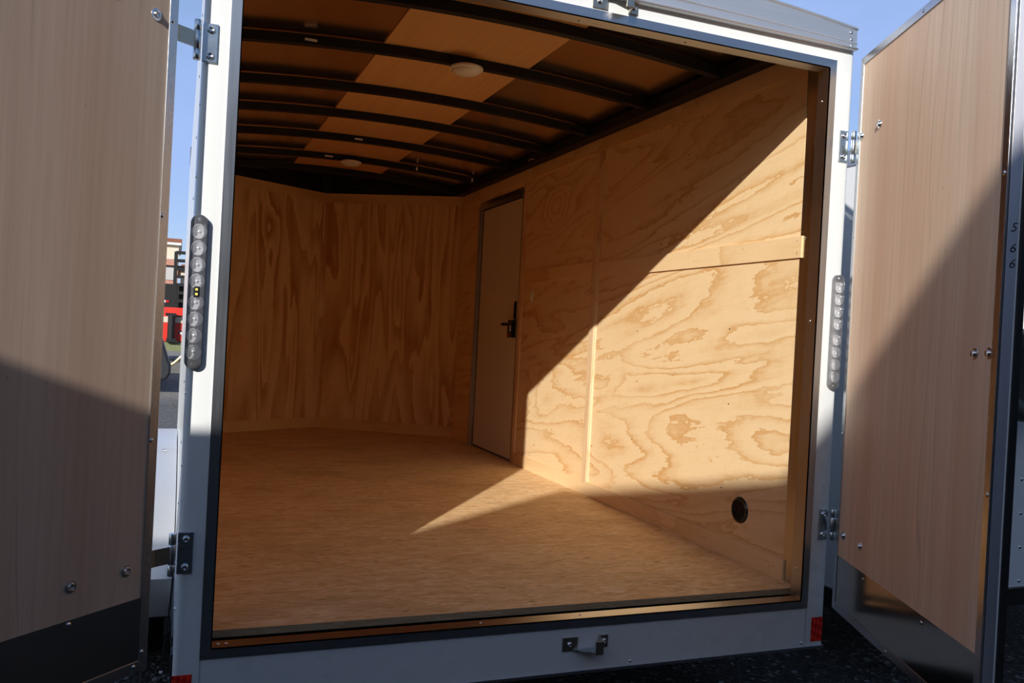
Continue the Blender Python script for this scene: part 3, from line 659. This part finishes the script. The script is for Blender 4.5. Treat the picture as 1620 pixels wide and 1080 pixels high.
keeper((.058, 0, -.080), 1, 'zinc latch keeper on the white sill below the opening')
keeper((.046, -.002, 1.884), -1, 'zinc latch keeper on the white header above the opening')

# =================================================================== LEFT OUTSIDE: fender and wheel
t = thing('fender', 'bright bare aluminium wheel fender seen between the left door and the corner post', 'fender', (-1.0520, 1.0, -.235))
pr_ = [(0, 0), (0, .135), (.02, .155), (.20, .285), (.50, .392), (1.12, .432), (1.16, .447), (1.74, .447), (2.2, .42), (3.0, .2), (3.1, 0)]
bm = bmnew(); inn = [(y+(.003 if i < 6 else -.003), z-.004) for i, (y, z) in enumerate(pr_)]
prism(bm, pr_+inn[::-1], 'x', -.235, -.001); mk('fender_sheet', bm, m_fender, t, True)
bm = bmnew(); top = [p for p in pr_]; prism(bm, [(0.0, -.0)]+pr_[1:-1]+[(3.1, 0), (2.85, .0), (2.5, .3), (.40, .3), (.16, 0)], 'x', -.239, -.235); mk('fender_side', bm, m_fender, t)
for x in (-.05, -.06, -.16, -.2): screw(t, (x, 1.145, .443), (0, -.3, 1), s=1.4, name='rivet')
def wheel(loc, label, cat='wheel', r=.34, w=.19, axis=(1, 0, 0), parent=None):
    if parent is None: t = thing('wheel', label, cat, loc)
    else:
        t = bpy.data.objects.new('spare_wheel', None); C.objects.link(t); t.parent = parent; t.location = loc
    bm = bmnew(); pf = [(r*.6, -w*.42), (r*.82, -w*.5), (r*.95, -w*.47), (r, -w*.36), (r, -w*.13), (r-.008, -w*.12), (r-.008, -w*.08), (r, -w*.07), (r, w*.07), (r-.008, w*.08), (r-.008, w*.12), (r, w*.13), (r, w*.36), (r*.95, w*.47), (r*.82, w*.5), (r*.6, w*.42)]
    rev(bm, pf, 48, align(axis, (0, 0, 0))); mk('tyre', bm, m_rubber, t, True)
    bm = bmnew(); rev(bm, [(0, w*.2), (r*.2, w*.22), (r*.25, w*.05), (r*.5, w*.08), (r*.6, w*.42), (r*.6, -w*.42), (0, -w*.3)], 32, align(axis, (0, 0, 0))); mk('rim', bm, m_grey if parent is None else m_black, t, True)
    return t
wheel((-1.168, 1.47, -.2), 'black trailer tyre under the bare aluminium fender, rear one of two', r=.30)
wheel((-1.168, 2.35, -.2), 'black trailer tyre under the bare aluminium fender, front one of two', r=.30)

# =================================================================== GROUND
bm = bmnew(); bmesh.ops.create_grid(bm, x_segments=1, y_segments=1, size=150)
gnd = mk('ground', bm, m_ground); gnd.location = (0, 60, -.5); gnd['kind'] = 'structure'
bm = bmnew()
for k in range(520):
    if k % 4 == 0: x, y = random.uniform(-1.25, -1.0), random.uniform(.4, 1.1)
    else: x, y = random.uniform(.2, 3.6), random.uniform(-.9, 1.8)
    r = random.choice((.004, .006, .008, .012))*random.uniform(.7, 1.4)
    m = Matrix.Translation((x, y, -.5+r*.3)) @ Matrix.Rotation(random.uniform(0, 6), 4, 'Z') @ Matrix.Diagonal((1.3, 1, .6, 1))
    bmesh.ops.create_icosphere(bm, subdivisions=1, radius=r, matrix=m)
o = mk('pebbles', bm, m_pebble); o['kind'] = 'stuff'; tag(o, 'loose grey pebbles scattered over the dark gravel', 'pebbles')

# =================================================================== NEIGHBOUR TRAILER (right)
t = thing('cargo_trailer', 'white enclosed trailer parked to the right, seen past the open right door', 'trailer', (1.62, .4, -.5))
bm = bmnew(); prism(bm, [(.03, 0), (0, .03), (0, 5.2), (2.2, 5.2), (2.2, 0)], 'z', .33, 2.17); mk('body', bm, m_whiten, t)
bm = bmnew(); box(bm, .004, 2.2, .004, 5.2, .245, .329); mk('bottom_rail', bm, m_black, t)
bm = bmnew(); box(bm, -.006, 2.206, -.006, 5.2, .326, .334); mk('lower_edge_trim', bm, m_alu_x, t)
bm = bmnew(); box(bm, -.006, 2.206, -.006, 5.2, 2.17, 2.24); mk('roof_cap', bm, m_alu_cap, t)
for z in (1.805-.0, 1.93, 1.62, 1.45): screw(t, (0, .26, z+.02), (-1, 0, 0), s=1.6, name='rivet')
for k in range(4): screw(t, (.925-.006*k, 0, .358+.155*k), (0, -1, 0), s=1.6, name='rivet')
sp = wheel((.70, -.105, 1.30), '', r=.20, w=.17, axis=(0, 1, 0), parent=t)
bm = bmnew(); box(bm, .6, 1.2, -.03, -.004, 1.27, 1.295); mk('bracket', bm, m_black, t)
bm = bmnew(); tube(bm, [(.5, .3, .20), (1.6, .3, .20)], .035, 12); mk('axle_tube', bm, m_black, t, True)
for i, y in enumerate((1.6, 2.5)): 
    bm = bmnew(); rev(bm, [(.18, -.09), (.33, -.09), (.34, -.06), (.34, .06), (.33, .09), (.18, .09)], 36, align((1, 0, 0), (.18, y, .34))); mk('tyre', bm, m_rubber, t, True)

# =================================================================== BACKGROUND THROUGH THE LEFT GAP
# dark car
t = thing('car', 'dark car with a red tail lamp parked beyond the left gap', 'car', (-2.03, 14.0, -.5))
bm = bmnew(); prism(bm, [(.12, .26), (.0, .30), (-.04, .6), (-.03, .74), (.05, 1.0), (.14, 1.42), (.9, 1.62), (2.5, 1.6), (3.3, 1.05), (4.2, .9), (4.3, .5), (4.2, .26)], 'x', -.66, .66)
mk('body', bm, m_carp, t, True, .05)
bm = bmnew(); prism(bm, [(-.80, .24), (.80, .24), (.88, .36), (.88, .50), (.80, .72), (.70, 1.02), (-.70, 1.02), (-.80, .72), (-.88, .50), (-.88, .36)], 'y', -.13, .6); mk('bumper', bm, m_car, t, True, .04)
for x in (-.58, .58):
    bm = bmnew(); box(bm, x-.10, x+.10, -.15, .2, 1.08, 1.28, bev=.03); l = mk('tail_lamp', bm, m_redlens, t)
    bm = bmnew(); box(bm, x-.10, x+.10, -.152, .18, 1.285, 1.40, bev=.03); mk('lamp_clear', bm, m_ivory, l)
for x in (-.62, .62):
    for y in (.85, 3.4): bm = bmnew(); rev(bm, [(0, -.1), (.3, -.1), (.32, -.07), (.32, .07), (.3, .1), (0, .1)], 28, align((1, 0, 0), (x, y, .32))); mk('tyre', bm, m_rubber, t, True)
# red utility trailer with green rail and jack
t = thing('utility_trailer', 'red and olive green utility trailer with a black crank jack behind the dark car', 'trailer', (-1.35, 20.0, -.5))
bm = bmnew(); prism(bm, [(-.24, .78), (-.24, 1.50), (-.12, 1.61), (1.7, 1.61), (1.7, .78)], 'y', .0, .5); mk('red_box', bm, m_red, t, False, .02)
bm = bmnew(); box(bm, -.24, 1.7, -.012, .0, 1.24, 1.38); mk('cream_stripe', bm, m_tan, t)
bm = bmnew(); box(bm, -.35, 1.7, -.1, .5, .55, .76); mk('green_rail', bm, m_green, t)
jk = bmnew(); tube(jk, [(.14, -.16, .80), (.14, -.16, 1.42)], .085, 14); box(jk, .04, .26, -.24, -.05, .77, .86); box(jk, .0, .24, -.22, -.1, 1.40, 1.47); mk('jack_tube', jk, m_black, t)
jk = bmnew(); tube(jk, [(.14, -.16, 1.42), (.42, -.16, 1.40), (.44, -.16, 1.06), (.30, -.16, 1.02)], .022, 8); mk('crank_handle', jk, m_black, t)
bm = bmnew(); box(bm, .34, .62, -.016, -.012, .96, 1.05); mk('decal', bm, m_white, t)
bm = bmnew(); tube(bm, [(-.05, -.2, .12), (.1, -.2, .17), (.25, -.2, .27), (.4, -.2, .43), (.5, -.2, .6)], .035, 8); mk('safety_chain', bm, m_gold, t, True)
for x in (.5, 1.5): bm = bmnew(); rev(bm, [(.15, -.09), (.36, -.09), (.38, -.05), (.38, .05), (.36, .09), (.15, .09)], 28, align((1, 0, 0), (x, 2.2, .38))); mk('tyre', bm, m_rubber, t, True)
bm = bmnew(); box(bm, .3, 1.7, .5, 3.2, .55, .76); mk('frame', bm, m_green, t)
# black equipment trailer with ladder ramp
t = thing('equipment_trailer', 'black equipment trailer with a raised ladder ramp behind the red trailer', 'trailer', (-1.1, 24.5, -.5))
bm = bmnew(); box(bm, -1.4, 1.3, .3, 4, .75, 2.36); mk('deck', bm, m_black, t)
bm = bmnew()
for x in (-.10, .50): box(bm, x-.05, x+.05, -.04, .06, .6, 3.30)
for k in range(7): box(bm, -.10, .50, -.03, .05, 1.82+.235*k, 1.91+.235*k)
mk('ladder_ramp', bm, m_black, t)
bm = bmnew(); box(bm, -1.4, .55, .2, .3, 2.84, 2.90); mk('top_rail', bm, m_black, t)
bm = bmnew(); box(bm, -1.3, -.24, .28, .298, 1.80, 1.87); mk('reflective_strip', bm, m_redlens, t)
for k in range(3): bm = bmnew(); box(bm, -.46-.3*k, -.33-.3*k, .268, .279, 1.80, 1.87); mk('white_tape', bm, m_white, t)
for x in (-1.2, 1.1): bm = bmnew(); rev(bm, [(.15, -.1), (.38, -.1), (.4, -.05), (.4, .05), (.38, .1), (.15, .1)], 28, align((1, 0, 0), (x, 2.4, .4))); mk('tyre', bm, m_rubber, t, True)
# buildings
t = thing('building', 'tan building with a brown flat roof edge above the left gap trailers', 'building', (-7, 62, -.5))
bm = bmnew(); box(bm, -9, 5.78, 0, 10, 5.62, 6.45); box(bm, -9, 5.80, -.03, 10, 5.45, 5.62); mk('upper_wall', bm, m_tan, t)
bm = bmnew(); box(bm, -9, 5.98, -.4, 10, 6.62, 6.88); mk('roof', bm, m_brown, t)
bm = bmnew(); box(bm, -9, 5.94, -.36, 10, 6.45, 6.62); mk('fascia', bm, m_whiten, t)
bm = bmnew(); box(bm, -9, 5.78, .0, 10, 0, 5.45); lw = mk('lower_wall', bm, m_brick, t)
for k in range(5): bm = bmnew(); box(bm, 4.9-2.2*k, 5.6-2.2*k, -.05, .1, 4.0, 5.0); mk('window', bm, m_grey, t)
t = thing('building', 'pale low building with a red roof edge far behind the ladder ramp', 'building', (2.0, 76, -.5))
bm = bmnew(); box(bm, -3.0, 12, 0, 10, 0, 5.5); mk('wall', bm, m_tan, t)
bm = bmnew(); prism(bm, [(-3.4, 5.5), (12.4, 5.5), (11, 5.95), (-2.9, 5.95)], 'y', -.5, 10.5); mk('roof', bm, m_brown, t)

# =================================================================== UNSEEN BLOCKERS ADDED BEHIND THE CAMERA (low shade, less sky light)
def blocker(K, top, label, L1, L2):  # unseen box, added and shaped to cast the slanted shadow edges
    """K = near corner of the footprint; two sides run away from it"""
    a = Vector((-1.307, -1, 0)).normalized(); b = Vector((.595, -1, 0)).normalized()
    t = thing('shade_block', label, 'blocker', (K[0], K[1], -.5), 0, 'added tall blockers behind the camera')
    h = top+.5; q = [Vector((0, 0, 0)), a*L1, a*L1+b*L2, b*L2]
    bm = bmnew(); prism(bm, [(v.x, v.y) for v in q], 'z', .0, h-.06); mk('body', bm, m_blocker, t)
    bm = bmnew(); prism(bm, [(v.x, v.y) for v in q], 'z', h-.06, h); mk('roof', bm, m_black, t)
    f0, f1 = a*1.0-b*.0, a*2.0; n_ = Vector((-a.y, a.x, 0))
    if n_.dot(Vector((0, 1, 0))) < 0: n_ = -n_
    bm = bmnew(); prism(bm, [((a*.8).x, (a*.8).y), ((a*1.8).x, (a*1.8).y), ((a*1.8+n_*.03).x, (a*1.8+n_*.03).y), ((a*.8+n_*.03).x, (a*.8+n_*.03).y)], 'z', .1, 2.2); mk('door', bm, m_grey, t)
    return t
m_blocker = plain('dark_blocker_body', (.060, .052, .044), .7, 0, .2, .2, 3)  # kept dark to hold down sky light and metal reflections
YK = -5.0
blocker((-.470+.731*YK, YK), 1.0-.49*YK-.01, 'unseen added shade shed behind the camera, the one nearest the left door', 3.6, 1.25)
blocker((1.85+.731*YK, YK), 1.31-.49*YK, 'unseen added shade shed behind the camera, the one nearest the right door', 4.2, 1.25)
t = thing('occluder', 'dark van added unseen behind the camera, left of the tall blockers', 'occluder', (-5.6, -3.45, -.5))  # unseen, added to shade the lower left door and post
hC = .570+.49*3.0+.5
bm = bmnew(); prism(bm, [(-1.6, .35), (-1.6, 1.2), (-1.1, hC-.2), (-.95, hC), (2.44, hC), (2.44, .35)], 'y', -.45, .45); mk('body', bm, m_blocker, t)
for x in (-1.0, 1.8):
    for y in (-.4, .4): bm = bmnew(); rev(bm, [(0, -.08), (.32, -.08), (.34, -.05), (.34, .05), (.32, .08), (0, .08)], 28, align((0, 1, 0), (x, y, .34))); mk('tyre', bm, m_rubber, t, True)

t = thing('building', 'added unseen dark building behind the camera, opposite the open trailer', 'building', (6.5, -9.0, -.5))  # unseen, added to cut ambient light and darken the metal reflections
bm = bmnew(); box(bm, -9.4, 10, -5, 0, 0, 4.4); mk('wall', bm, m_blocker, t)
bm = bmnew(); box(bm, -9.4, 10.2, -5.2, .15, 4.4, 4.6); mk('roof', bm, m_black, t)
for k in range(3): bm = bmnew(); box(bm, -7+5*k, -4+5*k, 0, .04, 0, 3.2); mk('roller_door', bm, m_car, t)
